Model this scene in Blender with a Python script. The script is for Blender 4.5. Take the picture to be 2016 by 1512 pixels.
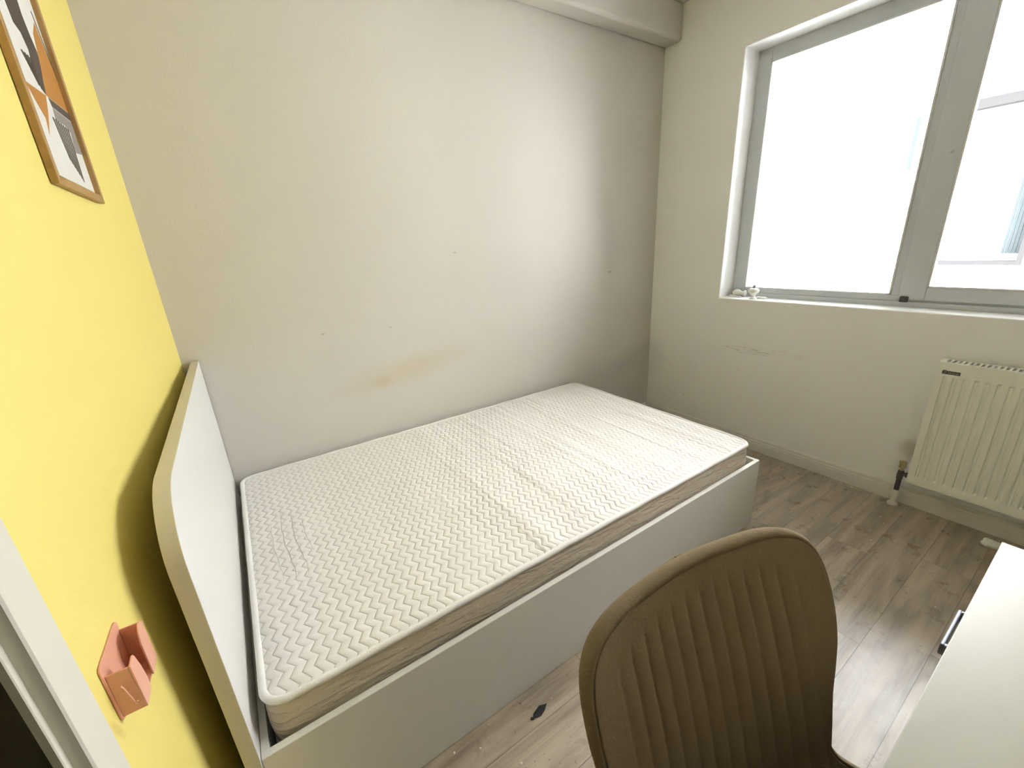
import bpy, bmesh, math, random
from mathutils import Vector, Matrix
random.seed(4)
S = bpy.context.scene
COL = S.collection
for o in list(bpy.data.objects):
    bpy.data.objects.remove(o)

# ------------------------------------------------------------------ camera, sky, light
L = 2.896                       # x of the window wall; yellow wall x=0; cream wall y=0; floor z=0
cam_d = bpy.data.cameras.new('camera'); cam = bpy.data.objects.new('camera', cam_d); COL.objects.link(cam)
cam_d.sensor_width = 36.0; cam_d.lens = 818.77 / 2016 * 36.0; cam_d.clip_start = 0.01; cam_d.clip_end = 200
rx = Vector((0.827867, -0.558378, -0.053380)); ry = Vector((-0.218907, -0.234000, -0.947272)); rz = Vector((0.516445, 0.795900, -0.315954))
M = Matrix((rx, -ry, -rz)).transposed().to_4x4(); M.translation = Vector((0.21875, -2.08978, 1.38001))
cam.matrix_world = M
S.camera = cam

W = bpy.data.worlds.new('overcast_sky'); S.world = W; W.use_nodes = True
bg = W.node_tree.nodes['Background']
bg.inputs['Color'].default_value = (0.97, 0.965, 1.0, 1); bg.inputs['Strength'].default_value = 14.0
# the window opening lets the sky in: a sampling portal, gives off nothing itself
pd = bpy.data.lights.new('window_portal', 'AREA'); pd.shape = 'RECTANGLE'; pd.size = 1.70; pd.size_y = 1.40
pd.cycles.is_portal = True
po = bpy.data.objects.new('window_portal', pd); COL.objects.link(po)
po.location = (L + 0.245, -1.37, 1.67); po.rotation_euler = (0, math.radians(90), 0)
CEIL = 2.72
S.view_settings.view_transform = 'Standard'; S.view_settings.look = 'None'
S.view_settings.gamma = 1.0; S.view_settings.use_curve_mapping = False
S.view_settings.exposure = 0.96

# ------------------------------------------------------------------ material helpers
class NT:
    def __init__(s, name):
        s.m = bpy.data.materials.new(name); s.m.use_nodes = True; s.t = s.m.node_tree; s.n = s.t.nodes
        s.b = s.n['Principled BSDF']; s.out = s.n['Material Output']
        s.co = s.n.new('ShaderNodeTexCoord'); s.O = s.co.outputs['Object']
    def link(s, a, b): s.t.links.new(a, b)
    def val(s, sock, v):
        if isinstance(v, bpy.types.NodeSocket): s.link(v, sock)
        else: sock.default_value = v
    def math(s, op, a, b=0.0, c=0.0, clamp=False):
        n = s.n.new('ShaderNodeMath'); n.operation = op; n.use_clamp = clamp
        s.val(n.inputs[0], a); s.val(n.inputs[1], b)
        if len(n.inputs) > 2: s.val(n.inputs[2], c)
        return n.outputs[0]
    def sep(s, v=None):
        n = s.n.new('ShaderNodeSeparateXYZ'); s.link(v or s.O, n.inputs[0]); return n.outputs
    def comb(s, x, y, z):
        n = s.n.new('ShaderNodeCombineXYZ')
        for i, v in enumerate((x, y, z)): s.val(n.inputs[i], v)
        return n.outputs[0]
    def noise(s, scale, detail=3, rough=.5, vec=None, dist=0, out='Fac'):
        n = s.n.new('ShaderNodeTexNoise'); s.link(vec or s.O, n.inputs['Vector'])
        n.inputs['Scale'].default_value = scale; n.inputs['Detail'].default_value = detail
        n.inputs['Roughness'].default_value = rough; n.inputs['Distortion'].default_value = dist
        return n.outputs[out]
    def mapv(s, scale, loc=(0, 0, 0), rot=(0, 0, 0), vec=None):
        n = s.n.new('ShaderNodeMapping'); s.link(vec or s.O, n.inputs[0])
        n.inputs['Location'].default_value = loc; n.inputs['Rotation'].default_value = rot; n.inputs['Scale'].default_value = scale
        return n.outputs[0]
    def smooth(s, v, a, b, lo=0.0, hi=1.0):
        n = s.n.new('ShaderNodeMapRange'); n.interpolation_type = 'SMOOTHSTEP'; s.link(v, n.inputs[0])
        for i, q in enumerate((a, b, lo, hi)): n.inputs[i + 1].default_value = q
        return n.outputs[0]
    def mix(s, f, a, b):
        n = s.n.new('ShaderNodeMix'); n.data_type = 'RGBA'; s.val(n.inputs[0], f)
        for i, v in ((6, a), (7, b)):
            if isinstance(v, bpy.types.NodeSocket): s.link(v, n.inputs[i])
            else: n.inputs[i].default_value = (*v, 1)
        return n.outputs[2]
    def color(s, v):
        if isinstance(v, bpy.types.NodeSocket): s.link(v, s.b.inputs['Base Color'])
        else: s.b.inputs['Base Color'].default_value = (*v, 1)
    def bump(s, h, dist=1.0, strength=1.0, normal=None):
        n = s.n.new('ShaderNodeBump'); n.inputs['Distance'].default_value = dist; n.inputs['Strength'].default_value = strength
        s.link(h, n.inputs['Height'])
        if normal: s.link(normal, n.inputs['Normal'])
        s.link(n.outputs[0], s.b.inputs['Normal']); return n.outputs[0]
    def rough(s, v): s.val(s.b.inputs['Roughness'], v)

def plain(name, c, rough=.5, metal=0.0, var=0.04, vs=30, bump=0.0, spec=None, bs=200):
    t = NT(name); f = t.noise(vs, 3)
    t.color(t.mix(f, tuple(max(0, x * (1 - var)) for x in c), tuple(min(1, x * (1 + var)) for x in c)))
    t.rough(rough); t.b.inputs['Metallic'].default_value = metal
    if spec is not None: t.b.inputs['Specular IOR Level'].default_value = spec
    if bump: t.bump(t.noise(bs, 2), bump)
    return t.m

def ellipse_mask(t, cx, cz, rx_, rz_, axis, tilt=0.0, edge=.5, nz=None):
    """soft irregular blob mask on a wall; axis 0 uses x,z; axis 1 uses y,z"""
    X, Y, Z = t.sep(); U = X if axis == 0 else Y
    du = t.math('SUBTRACT', U, cx); dz = t.math('SUBTRACT', Z, cz)
    ca, sa = math.cos(tilt), math.sin(tilt)
    a = t.math('ADD', t.math('MULTIPLY', du, ca / rx_), t.math('MULTIPLY', dz, sa / rx_))
    b = t.math('ADD', t.math('MULTIPLY', du, -sa / rz_), t.math('MULTIPLY', dz, ca / rz_))
    r = t.math('SQRT', t.math('ADD', t.math('MULTIPLY', a, a), t.math('MULTIPLY', b, b)))
    if nz is not None: r = t.math('ADD', r, t.math('MULTIPLY', t.math('SUBTRACT', nz, .5), 1.2))
    return t.smooth(r, 1 - edge, 1 + edge, 1, 0)

def mat_cream():
    t = NT('cream_emulsion'); n = t.noise(7, 4, .6)
    c = t.mix(t.noise(1.3, 2), (.585, .555, .50), (.625, .595, .54))
    m = ellipse_mask(t, .93, .785, .27, .055, 0, tilt=.12, edge=.95, nz=n)
    c = t.mix(t.math('MULTIPLY', m, .45), c, (.55, .46, .27))
    m2 = ellipse_mask(t, .78, .745, .05, .03, 0, edge=.7, nz=n)
    c = t.mix(t.math('MULTIPLY', m2, .3), c, (.50, .38, .17))
    # grime low in the corner
    m3 = ellipse_mask(t, 2.66, .50, .30, .07, 0, tilt=.25, edge=.95, nz=t.noise(24, 5, .75))
    c = t.mix(t.math('MULTIPLY', m3, .22), c, (.36, .34, .30))
    for (x, z, r) in ((.54, 1.035, .006), (2.43, 1.17, .012), (1.26, 1.36, .006), (.86, 1.02, .005)):
        c = t.mix(t.math('MULTIPLY', ellipse_mask(t, x, z, r * 1.5, r * .6, 0, edge=.4), .6), c, (.33, .30, .25))
    t.color(c); t.rough(.75)
    t.bump(t.noise(90, 3), .0006)
    return t.m

def mat_window_wall():
    t = NT('white_emulsion'); n = t.noise(9, 4, .6)
    c = t.mix(t.noise(1.5, 2), (.83, .82, .80), (.86, .85, .83))
    # horizontal scuffs
    st = t.noise(1, 5, .75, vec=t.mapv((1, 9, 160)))
    band = ellipse_mask(t, -.80, .662, .25, .022, 1, tilt=-.04, edge=.35)
    s_ = t.math('MULTIPLY', t.smooth(st, .53, .62), band)
    c = t.mix(t.math('MULTIPLY', s_, .65), c, (.33, .27, .22))
    spk = t.math('MULTIPLY', t.smooth(t.noise(70, 3, .6, vec=t.mapv((1, 1, .5))), .69, .73), ellipse_mask(t, -.45, .45, .5, .32, 1, edge=.4))
    c = t.mix(t.math('MULTIPLY', spk, .5), c, (.38, .36, .33))
    m3 = ellipse_mask(t, -1.63, .30, .055, .05, 1, edge=.6, nz=n)
    c = t.mix(t.math('MULTIPLY', m3, .55), c, (.42, .32, .25))
    m4 = ellipse_mask(t, -.02, .5, .10, .12, 1, edge=.8, nz=n)
    c = t.mix(t.math('MULTIPLY', m4, .18), c, (.38, .36, .32))
    Xr = t.sep()[0]; c = t.mix(t.smooth(Xr, L + .002, L + .006), c, (.90, .90, .88))   # reveal set whiter than the wall face
    t.color(c); t.rough(.8); t.bump(t.noise(60, 4), .0008)
    return t.m

def mat_yellow():
    t = NT('yellow_emulsion')
    c = t.mix(t.noise(2, 3), (.80, .665, .185), (.84, .705, .215))
    m = ellipse_mask(t, -1.474, .806, .022, .006, 1, tilt=-1.2, edge=.6)
    c = t.mix(t.math('MULTIPLY', m, .3), c, (.45, .32, .10))
    t.color(c); t.rough(.7); t.bump(t.noise(120, 3), .0005)
    return t.m

def mat_floor():
    t = NT('oak_vinyl_planks')
    X, Y, Z = t.sep()
    pw, plen = .150, 1.22
    row = t.math('FLOOR', t.math('DIVIDE', t.math('ADD', Y, 1.825), pw))
    off = t.math('FRACT', t.math('ADD', t.math('MULTIPLY', row, .557), .549))
    xs = t.math('ADD', t.math('DIVIDE', X, plen), off)
    colm = t.math('FLOOR', xs)
    rnd = t.n.new('ShaderNodeTexWhiteNoise'); rnd.noise_dimensions = '2D'
    t.link(t.comb(row, colm, 0), rnd.inputs[0]); R = rnd.outputs[0]
    fy = t.math('FRACT', t.math('DIVIDE', t.math('ADD', Y, 1.825), pw)); fx = t.math('FRACT', xs)
    def seam(f, w):
        d = t.math('MINIMUM', f, t.math('SUBTRACT', 1.0, f)); return t.smooth(d, 0, w, 1, 0)
    sm = t.math('MAXIMUM', seam(fy, .010), seam(fx, .0016))
    shift = t.comb(t.math('MULTIPLY', R, 7.0), t.math('MULTIPLY', R, 13.0), 0)
    va = t.n.new('ShaderNodeVectorMath'); va.operation = 'ADD'; t.link(t.O, va.inputs[0]); t.link(shift, va.inputs[1])
    g1 = t.noise(1, 5, .6, vec=t.mapv((1.6, 16, 1), vec=va.outputs[0]), dist=.6)
    g2 = t.noise(1, 4, .65, vec=t.mapv((9, 120, 1), vec=va.outputs[0]))
    g3 = t.noise(2.2, 3, .6, vec=t.mapv((1, 2.6, 1), vec=va.outputs[0]))
    c = t.mix(t.smooth(g1, .3, .72), (.185, .130, .080), (.50, .41, .295))
    c = t.mix(t.math('MULTIPLY', t.smooth(g2, .35, .65), .35), c, (.45, .39, .31))
    c = t.mix(t.math('MULTIPLY', t.smooth(g3, .52, .70), .55), c, (.10, .07, .045))
    c = t.mix(t.math('MULTIPLY', R, .30), c, (.42, .36, .29))
    c = t.mix(t.math('MULTIPLY', sm, .65), c, (.07, .05, .035))
    # ground-in dirt specks and scratches
    sp = t.smooth(t.noise(85, 2, .5), .70, .73)
    c = t.mix(t.math('MULTIPLY', sp, .55), c, (.06, .045, .035))
    t.color(c)
    t.rough(.5)
    t.b.inputs['Coat Weight'].default_value = 1.0; t.b.inputs['Coat IOR'].default_value = 1.55
    t.link(t.math('ADD', .17, t.math('MULTIPLY', t.noise(11, 5, .7), .26)), t.b.inputs['Coat Roughness'])
    h = t.math('SUBTRACT', t.math('MULTIPLY', g2, .00035), t.math('MULTIPLY', sm, .0008))
    t.bump(t.math('ADD', h, t.math('MULTIPLY', t.noise(9, 3), .0007)), 1.0)
    return t.m

def mat_quilt():
    t = NT('zigzag_quilted_knit')
    X, Y, Z = t.sep()
    wob = t.math('MULTIPLY', t.math('SUBTRACT', t.noise(5, 3), .5), .012)
    P = .048
    yy = t.math('FRACT', t.math('DIVIDE', t.math('ADD', Y, wob), P))
    tri = t.math('ABSOLUTE', t.math('SUBTRACT', t.math('MULTIPLY', yy, 2.0), 1.0))
    p = t.math('ADD', t.math('ADD', X, wob), t.math('MULTIPLY', tri, .0165))
    r = t.math('FRACT', t.math('DIVIDE', p, .0262))
    e = t.math('SUBTRACT', t.math('MULTIPLY', r, 2.0), 1.0)
    h = t.math('SQRT', t.math('MAXIMUM', t.math('SUBTRACT', 1.0, t.math('MULTIPLY', e, e)), 0.0))
    flat = t.smooth(t.noise(2.6, 2), .35, .6, .55, 1.0)
    quilt = t.math('MULTIPLY', t.math('MULTIPLY', h, flat), .0034)
    fluff = t.math('MULTIPLY', t.noise(330, 2), .0009)
    rid = t.noise(1, 3, .55, vec=t.mapv((9.5, .9, 1)), dist=.4)
    ridm = t.smooth(X, .55, .95)
    ridge = t.math('MULTIPLY', t.math('MULTIPLY', t.smooth(rid, .40, .75), ridm), .007)
    # sharp creases near the head end
    cw = t.math('ADD', X, t.math('MULTIPLY', t.noise(1, 3, vec=t.mapv((1, 6, 1))), .05))
    cr = t.math('ABSOLUTE', t.math('SUBTRACT', t.math('FRACT', t.math('DIVIDE', cw, .034)), .5))
    crm = ellipse_mask(t, .21, .0, 1, 1, 0)
    dx = t.math('DIVIDE', t.math('SUBTRACT', X, .205), .075); dy = t.math('DIVIDE', t.math('ADD', Y, .66), .26)
    rr = t.math('SQRT', t.math('ADD', t.math('MULTIPLY', dx, dx), t.math('MULTIPLY', dy, dy)))
    crease = t.math('MULTIPLY', t.math('MULTIPLY', t.smooth(cr, 0, .07, 1, 0), t.smooth(rr, .5, 1.0, 1, 0)), -.004)
    tot = t.math('ADD', t.math('ADD', quilt, fluff), t.math('ADD', ridge, crease))
    t.bump(tot, 1.0)
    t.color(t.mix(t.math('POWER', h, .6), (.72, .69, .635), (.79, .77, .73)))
    t.rough(.9); t.b.inputs['Specular IOR Level'].default_value = .15
    t.b.inputs['Sheen Weight'].default_value = .15
    return t.m

def mat_border():
    t = NT('mattress_side_damask')
    w = t.noise(1, 3, .5, vec=t.mapv((11, 11, 55)), dist=.5)
    t.bump(t.math('ADD', t.math('MULTIPLY', t.smooth(w, .4, .6), .003), t.math('MULTIPLY', t.noise(300, 2), .0006)), 1.0)
    t.color(t.mix(w, (.60, .52, .41), (.70, .62, .50))); t.rough(.85)
    return t.m

def mat_fabric():
    t = NT('taupe_suede')
    n = t.noise(420, 3, .7); n2 = t.noise(60, 3)
    t.color(t.mix(t.math('ADD', t.math('MULTIPLY', n, .6), t.math('MULTIPLY', n2, .4)), (.185, .140, .080), (.275, .212, .128)))
    t.rough(.92); t.b.inputs['Specular IOR Level'].default_value = .2
    t.b.inputs['Sheen Weight'].default_value = .12; t.b.inputs['Sheen Tint'].default_value = (.8, .7, .5, 1)
    t.bump(t.noise(230, 4, .7, dist=.8), .0018)
    return t.m

def mat_glass():
    m = bpy.data.materials.new('clear_glass'); m.use_nodes = True; t = m.node_tree; t.nodes.clear()
    o = t.nodes.new('ShaderNodeOutputMaterial'); tr = t.nodes.new('ShaderNodeBsdfTransparent'); gl = t.nodes.new('ShaderNodeBsdfGlossy')
    gl.inputs['Roughness'].default_value = .02; tr.inputs['Color'].default_value = (.97, .985, .98, 1)
    fr = t.nodes.new('ShaderNodeFresnel'); fr.inputs['IOR'].default_value = 1.35
    mx = t.nodes.new('ShaderNodeMixShader'); t.links.new(fr.outputs[0], mx.inputs[0]); t.links.new(tr.outputs[0], mx.inputs[1]); t.links.new(gl.outputs[0], mx.inputs[2])
    t.links.new(mx.outputs[0], o.inputs[0]); return m

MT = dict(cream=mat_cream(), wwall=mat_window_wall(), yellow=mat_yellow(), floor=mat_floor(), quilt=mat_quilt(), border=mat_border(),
    fabric=mat_fabric(), glass=mat_glass(),
    white=plain('white_plaster', (.80, .79, .76), .8, bump=.0006, bs=70),
    laminate=plain('white_laminate', (.78, .765, .72), .35, var=.015, bump=.00012, bs=300),
    edge=plain('laminate_edge_band', (.62, .57, .45), .5, var=.02),
    skirting=plain('grey_white_skirting', (.68, .65, .60), .45, var=.08, vs=18),
    casing=plain('ivory_door_casing', (.68, .655, .56), .4, var=.02),
    jamb=plain('shade_painted_door_jamb', (.060, .050, .020), .6),
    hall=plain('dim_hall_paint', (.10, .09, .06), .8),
    frame_al=plain('grey_window_aluminium', (.55, .575, .61), .5, var=.05, vs=9),
    gasket=plain('dark_rubber', (.05, .05, .055), .6),
    bead=plain('pale_glazing_bead', (.62, .63, .62), .5),
    tape=plain('white_edge_tape', (.82, .80, .76), .8, bump=.0008, bs=400),
    oak=plain('light_oak_moulding', (.40, .235, .075), .5, var=.2, vs=60),
    dim_bounce_wall=plain('bounce_cutting_brown', (.42, .36, .27), .6, var=.2, vs=12),
    print_=plain('matt_poster_paper', (.72, .70, .64), .6),
    print_brown=plain('poster_dark_brown', (.065, .045, .032), .6),
    print_orange=plain('poster_ochre', (.46, .20, .028), .6),
    print_grey=plain('poster_grey', (.27, .24, .215), .6),
    pink=plain('salmon_plastic', (.80, .40, .27), .35, var=.02),
    steel=plain('brushed_nickel', (.22, .23, .26), .5, metal=1.0, var=.05),
    black=plain('black_metal', (.025, .025, .027), .4),
    rad=plain('ivory_radiator_enamel', (.82, .82, .74), .32, var=.015),
    badge=plain('dark_grey_badge', (.085, .085, .075), .4),
    badge_light=plain('badge_silver_print', (.42, .42, .39), .4),
    pipe=plain('grey_pipe_metal', (.11, .10, .095), .45, metal=.4),
    brass=plain('aged_brass_cap', (.50, .43, .22), .4, metal=.5),
    plastic=plain('white_pipe_fitting', (.62, .59, .53), .5),
    plaster=plain('white_knob_plastic', (.80, .80, .74), .45),
    pinkgrey=plain('dusty_pink_plastic', (.42, .34, .32), .6),
    leafgrey=plain('dried_grey_petal', (.36, .36, .38), .8),
    paper=plain('crumpled_paper', (.70, .70, .62), .8, bump=.002, bs=60),
    scrap=plain('black_plastic_scrap', (.008, .008, .010), .5),
    crumb=plain('white_crumb', (.85, .80, .72), .8),
    desk=plain('pale_desk_laminate', (.44, .43, .365), .38, var=.07, vs=5, bump=.0001, bs=500),
    slat=plain('pale_pine', (.55, .43, .27), .6, var=.1),
    facade=plain('pale_render', (.80, .80, .80), .9, spec=0),
    fac_frame=plain('brown_grey_frame', (.036, .035, .036), .9, spec=0),
    fac_glass=plain('far_window_glass', (.30, .36, .39), .9, spec=0),
    curtain=plain('pale_blue_curtain', (.040, .048, .051), .9, spec=0),
)

# ------------------------------------------------------------------ mesh helpers
def obj(name, bm, mats, parent=None, smooth=False, auto=None, bevel=0.0, bseg=2):
    me = bpy.data.meshes.new(name); bmesh.ops.recalc_face_normals(bm, faces=bm.faces[:]) if smooth != 'keep' else None
    bm.to_mesh(me); bm.free()
    for m in (mats if isinstance(mats, (list, tuple)) else [mats]): me.materials.append(MT[m] if isinstance(m, str) else m)
    o = bpy.data.objects.new(name, me); COL.objects.link(o)
    if parent: o.parent = parent
    if bevel:
        md = o.modifiers.new('bevel', 'BEVEL'); md.width = bevel; md.segments = bseg; md.limit_method = 'ANGLE'; md.angle_limit = math.radians(40)
        md.harden_normals = False
    if smooth:
        for p in me.polygons: p.use_smooth = True
        if auto:
            try: me.set_sharp_from_angle(angle=math.radians(auto))
            except Exception: pass
    return o
def tag(o, label, cat, group=None, kind=None):
    o['label'] = label; o['category'] = cat
    if group: o['group'] = group
    if kind: o['kind'] = kind
    return o
def thing(name, label, cat, loc=(0, 0, 0), rot=(0, 0, 0), group=None):
    o = bpy.data.objects.new(name, None); COL.objects.link(o); o.location = loc; o.rotation_euler = rot; o.empty_display_size = .05
    return tag(o, label, cat, group)
def struct(name, bm, m, label=None, **k):
    o = obj(name, bm, m, **k); o['kind'] = 'structure'
    if label: o['label'] = label
    return o
def box(bm, x0, x1, y0, y1, z0, z1, mi=0, rot=None):
    vs = [bm.verts.new((x, y, z)) for x in (x0, x1) for y in (y0, y1) for z in (z0, z1)]
    for f in ((0, 1, 3, 2), (4, 6, 7, 5), (0, 4, 5, 1), (2, 3, 7, 6), (0, 2, 6, 4), (1, 5, 7, 3)):
        q = bm.faces.new([vs[i] for i in f]); q.material_index = mi
    if rot: bmesh.ops.rotate(bm, verts=vs, cent=rot[0], matrix=rot[1])
    return vs
def prism(bm, pts, axis, a, b, mi=0):
    """extrude polygon pts (2 coords) along axis from a to b"""
    def P(p, t):
        return {0: (t, p[0], p[1]), 1: (p[0], t, p[1]), 2: (p[0], p[1], t)}[axis]
    A = [bm.verts.new(P(p, a)) for p in pts]; B = [bm.verts.new(P(p, b)) for p in pts]
    n = len(pts)
    for i in range(n): bm.faces.new((A[i], A[(i + 1) % n], B[(i + 1) % n], B[i])).material_index = mi
    bm.faces.new(A[::-1]).material_index = mi; bm.faces.new(B).material_index = mi
def tube(bm, pts, r, seg=12, closed=False, cap=True):
    pts = [Vector(p) for p in pts]; n = len(pts); rings = []
    for i, p in enumerate(pts):
        a = pts[(i - 1) % n] if (closed or i > 0) else p; b = pts[(i + 1) % n] if (closed or i < n - 1) else p
        t = (b - a).normalized(); ref = Vector((0, 0, 1)) if abs(t.z) < .9 else Vector((1, 0, 0))
        u = t.cross(ref).normalized(); v = t.cross(u)
        rr = r[i] if isinstance(r, (list, tuple)) else r
        rings.append([bm.verts.new(p + (u * math.cos(k / seg * 2 * math.pi) + v * math.sin(k / seg * 2 * math.pi)) * rr) for k in range(seg)])
    m = n if closed else n - 1
    for i in range(m):
        A, B = rings[i], rings[(i + 1) % n]
        for k in range(seg): bm.faces.new((A[k], A[(k + 1) % seg], B[(k + 1) % seg], B[k]))
    if cap and not closed: bm.faces.new(rings[0][::-1]); bm.faces.new(rings[-1])
def lathe(bm, prof, cx=0, cy=0, z=0, seg=24, M=None):
    vs = []; rings = []
    for r, h in prof:
        ring = [bm.verts.new((cx + r * math.cos(k / seg * 2 * math.pi), cy + r * math.sin(k / seg * 2 * math.pi), z + h)) for k in range(seg)]
        rings.append(ring); vs += ring
    for A, B in zip(rings, rings[1:]):
        for k in range(seg): bm.faces.new((A[k], A[(k + 1) % seg], B[(k + 1) % seg], B[k]))
    bm.faces.new(rings[0][::-1]); bm.faces.new(rings[-1])
    if M is not None: bmesh.ops.transform(bm, matrix=M, verts=vs)
def rrect(x0, x1, y0, y1, r, n=10):
    pts = []
    for cx, cy, a0 in ((x1 - r, y1 - r, 0), (x0 + r, y1 - r, 90), (x0 + r, y0 + r, 180), (x1 - r, y0 + r, 270)):
        for k in range(n + 1):
            a = math.radians(a0 + 90 * k / n); pts.append((cx + r * math.cos(a), cy + r * math.sin(a)))
    return pts

# ------------------------------------------------------------------ the room
SK = -.018                       # the yellow wall runs about a degree out of square
RSK = Matrix.Rotation(SK, 4, 'Z')
def skew(bm): bmesh.ops.transform(bm, matrix=RSK, verts=bm.verts[:]); return bm
YF = -2.72                       # wall behind the desk
T = .225
WY0, WY1, WZ0, WZ1 = -.537, -2.21, .979, 2.357       # window opening
DY0, DY1, DZ = -1.584, -2.46, 2.06                     # doorway in the yellow wall
bm = bmesh.new(); box(bm, -1.4, L + T, YF - .12, .12, -.12, 0); struct('floor', bm, 'floor', 'worn greyish oak vinyl plank floor')
bm = bmesh.new(); box(bm, -1.4, L + T, YF - .12, .12, CEIL, CEIL + .12); struct('ceiling', bm, 'white')
bm = bmesh.new(); box(bm, -.12, L, 0, .12, 0, CEIL); struct('wall_back', bm, 'cream', 'cream wall behind the bed with a yellowish stain')
bm = bmesh.new(); box(bm, -.12, L, YF - .12, YF, 0, CEIL); struct('wall_front', bm, 'dim_bounce_wall')  # wall out of view; its brown is chosen to cut bounced light
# window wall, one mesh round the opening
bm = bmesh.new()
ys = [.12, WY0, WY1, YF - .12]; zs = [0, WZ0, WZ1, CEIL]
def gridwall(bm, x0, x1, ys, zs, hole):
    V = {}
    for xi, x in enumerate((x0, x1)):
        for i, y in enumerate(ys):
            for j, z in enumerate(zs): V[xi, i, j] = bm.verts.new((x, y, z))
    for i in range(len(ys) - 1):
        for j in range(len(zs) - 1):
            if (i, j) in hole: continue
            for xi in (0, 1):
                bm.faces.new((V[xi, i, j], V[xi, i + 1, j], V[xi, i + 1, j + 1], V[xi, i, j + 1]))
            for (di, dj, a, b) in ((-1, 0, (i, j), (i, j + 1)), (1, 0, (i + 1, j), (i + 1, j + 1)), (0, -1, (i, j), (i + 1, j)), (0, 1, (i, j + 1), (i + 1, j + 1))):
                ni, nj = i + di, j + dj
                if (ni, nj) in hole or not (0 <= ni < len(ys) - 1 and 0 <= nj < len(zs) - 1):
                    bm.faces.new((V[0, a[0], a[1]], V[0, b[0], b[1]], V[1, b[0], b[1]], V[1, a[0], a[1]]))
gridwall(bm, L, L + T, ys, zs, {(1, 1)})
# the plasterer's opening is not quite square: the lower left corner sits a little further left
for v in bm.verts:
    if abs(v.co.y - WY0) < 1e-4 and abs(v.co.z - WZ0) < 1e-4: v.co.y += .004
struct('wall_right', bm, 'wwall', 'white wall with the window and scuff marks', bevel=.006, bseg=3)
# yellow wall with doorway
bm = bmesh.new(); gridwall(bm, -.12, 0, [0, DY0, DY1, YF], [0, DZ, CEIL], {(1, 0)}); skew(bm)
struct('wall_left', bm, 'yellow', 'bright yellow painted wall')
# hall beyond the doorway
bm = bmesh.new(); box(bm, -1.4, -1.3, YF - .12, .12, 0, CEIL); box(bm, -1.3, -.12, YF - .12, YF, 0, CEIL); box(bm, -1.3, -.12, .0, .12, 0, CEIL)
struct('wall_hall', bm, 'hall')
# ceiling beam along the cream wall
bm = bmesh.new(); box(bm, 0, L, -.125, 0, 2.525, CEIL); struct('trim_1', bm, 'cream', 'shallow beam under the ceiling along the cream wall', bevel=.02, bseg=4)
# door casing and jamb
bm = bmesh.new()
prof = [(0, -1.517), (.012, -1.518), (.015, -1.521), (.015, -1.573), (.013, -1.575), (.001, -1.575), (.001, -1.583), (.0, -1.584), (-.004, -1.584), (-.004, -1.578)]
prism(bm, [(x, y) for x, y in prof], 2, 0, DZ)
prism(bm, [(x, DY1 - (y - DY0)) for x, y in prof][::-1], 2, 0, DZ)
box(bm, 0, .015, DY1 - .06, -1.518, DZ, DZ + .06); skew(bm)
struct('trim_2', bm, 'casing', 'pale ivory door casing on the yellow wall')
bm = bmesh.new(); box(bm, -.122, .0, DY0, DY0 - .012, 0, DZ); box(bm, -.122, .0, DY1, DY1 + .012, 0, DZ); box(bm, -.122, 0, DY1, DY0, DZ - .012, DZ); skew(bm)
struct('door_1', bm, 'jamb', 'door jamb lining with its shade painted dark brown, beside the pale casing')  # shade on the jamb is put into its dark brown colour
# skirting on the window wall: two step profile
bm = bmesh.new()
pr = [(L, 0), (L - .015, 0), (L - .015, .052), (L - .013, .056), (L - .013, .066), (L - .009, .074), (L - .009, .082), (L - .004, .091), (L, .091)]
prism(bm, pr, 1, YF, 0)
struct('baseboard_right', bm, 'skirting', 'greyish white stepped skirting under the window and radiator')
bm = bmesh.new(); pr2 = [(-(L - x), z) for x, z in pr]; prism(bm, pr2, 0, .0, L - .015); struct('baseboard_back', bm, 'skirting')

# ------------------------------------------------------------------ window
XF = L + .150                     # inner face of the fixed frame
win = bpy.data.objects.new('window_1', None); COL.objects.link(win); win.location = (XF, WY0, WZ0); win['kind'] = 'structure'
win['label'] = 'grey aluminium window with a fixed pane and an opening sash'
def wpart(name, bm, m, parent=win, **k):
    bmesh.ops.translate(bm, verts=bm.verts, vec=-Vector((XF, WY0, WZ0)))
    o = obj(name, bm, m, parent, **k); return o
FZ0, FZ1 = WZ0, WZ1
MY0, MY1 = -1.365, -1.440           # mullion
bm = bmesh.new()
box(bm, XF, XF + .06, WY0, WY0 - .076, FZ0, FZ1)
box(bm, XF, XF + .06, WY1, WY1 + .06, FZ0, FZ1)
box(bm, XF, XF + .06, WY0 - .076, WY1 + .06, FZ0, FZ0 + .055)
box(bm, XF, XF + .06, WY0 - .076, WY1 + .06, FZ1 - .070, FZ1)
box(bm, XF, XF + .06, MY0, MY1, FZ0 + .055, FZ1 - .070)
box(bm, XF - .012, XF, WY0 - .01, WY1 + .01, FZ0, FZ0 + .026)   # drip rail
wpart('window_frame', bm, 'frame_al', bevel=.002)
bm = bmesh.new()
SY0, SY1, SZ0, SZ1 = -1.398, WY1 + .012, FZ0 + .036, FZ1 - .03
sx0, sx1 = XF - .014, XF - .0005
sb = .100
box(bm, sx0, sx1, SY0, SY0 - sb, SZ0, SZ1); box(bm, sx0, sx1, SY1, SY1 + .075, SZ0, SZ1)
box(bm, sx0, sx1, SY0 - sb, SY1 + .075, SZ0, SZ0 + .062); box(bm, sx0, sx1, SY0 - sb, SY1 + .075, SZ1 - .062, SZ1)
sash = wpart('window_sash', bm, 'frame_al', bevel=.003)
bm = bmesh.new()
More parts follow.
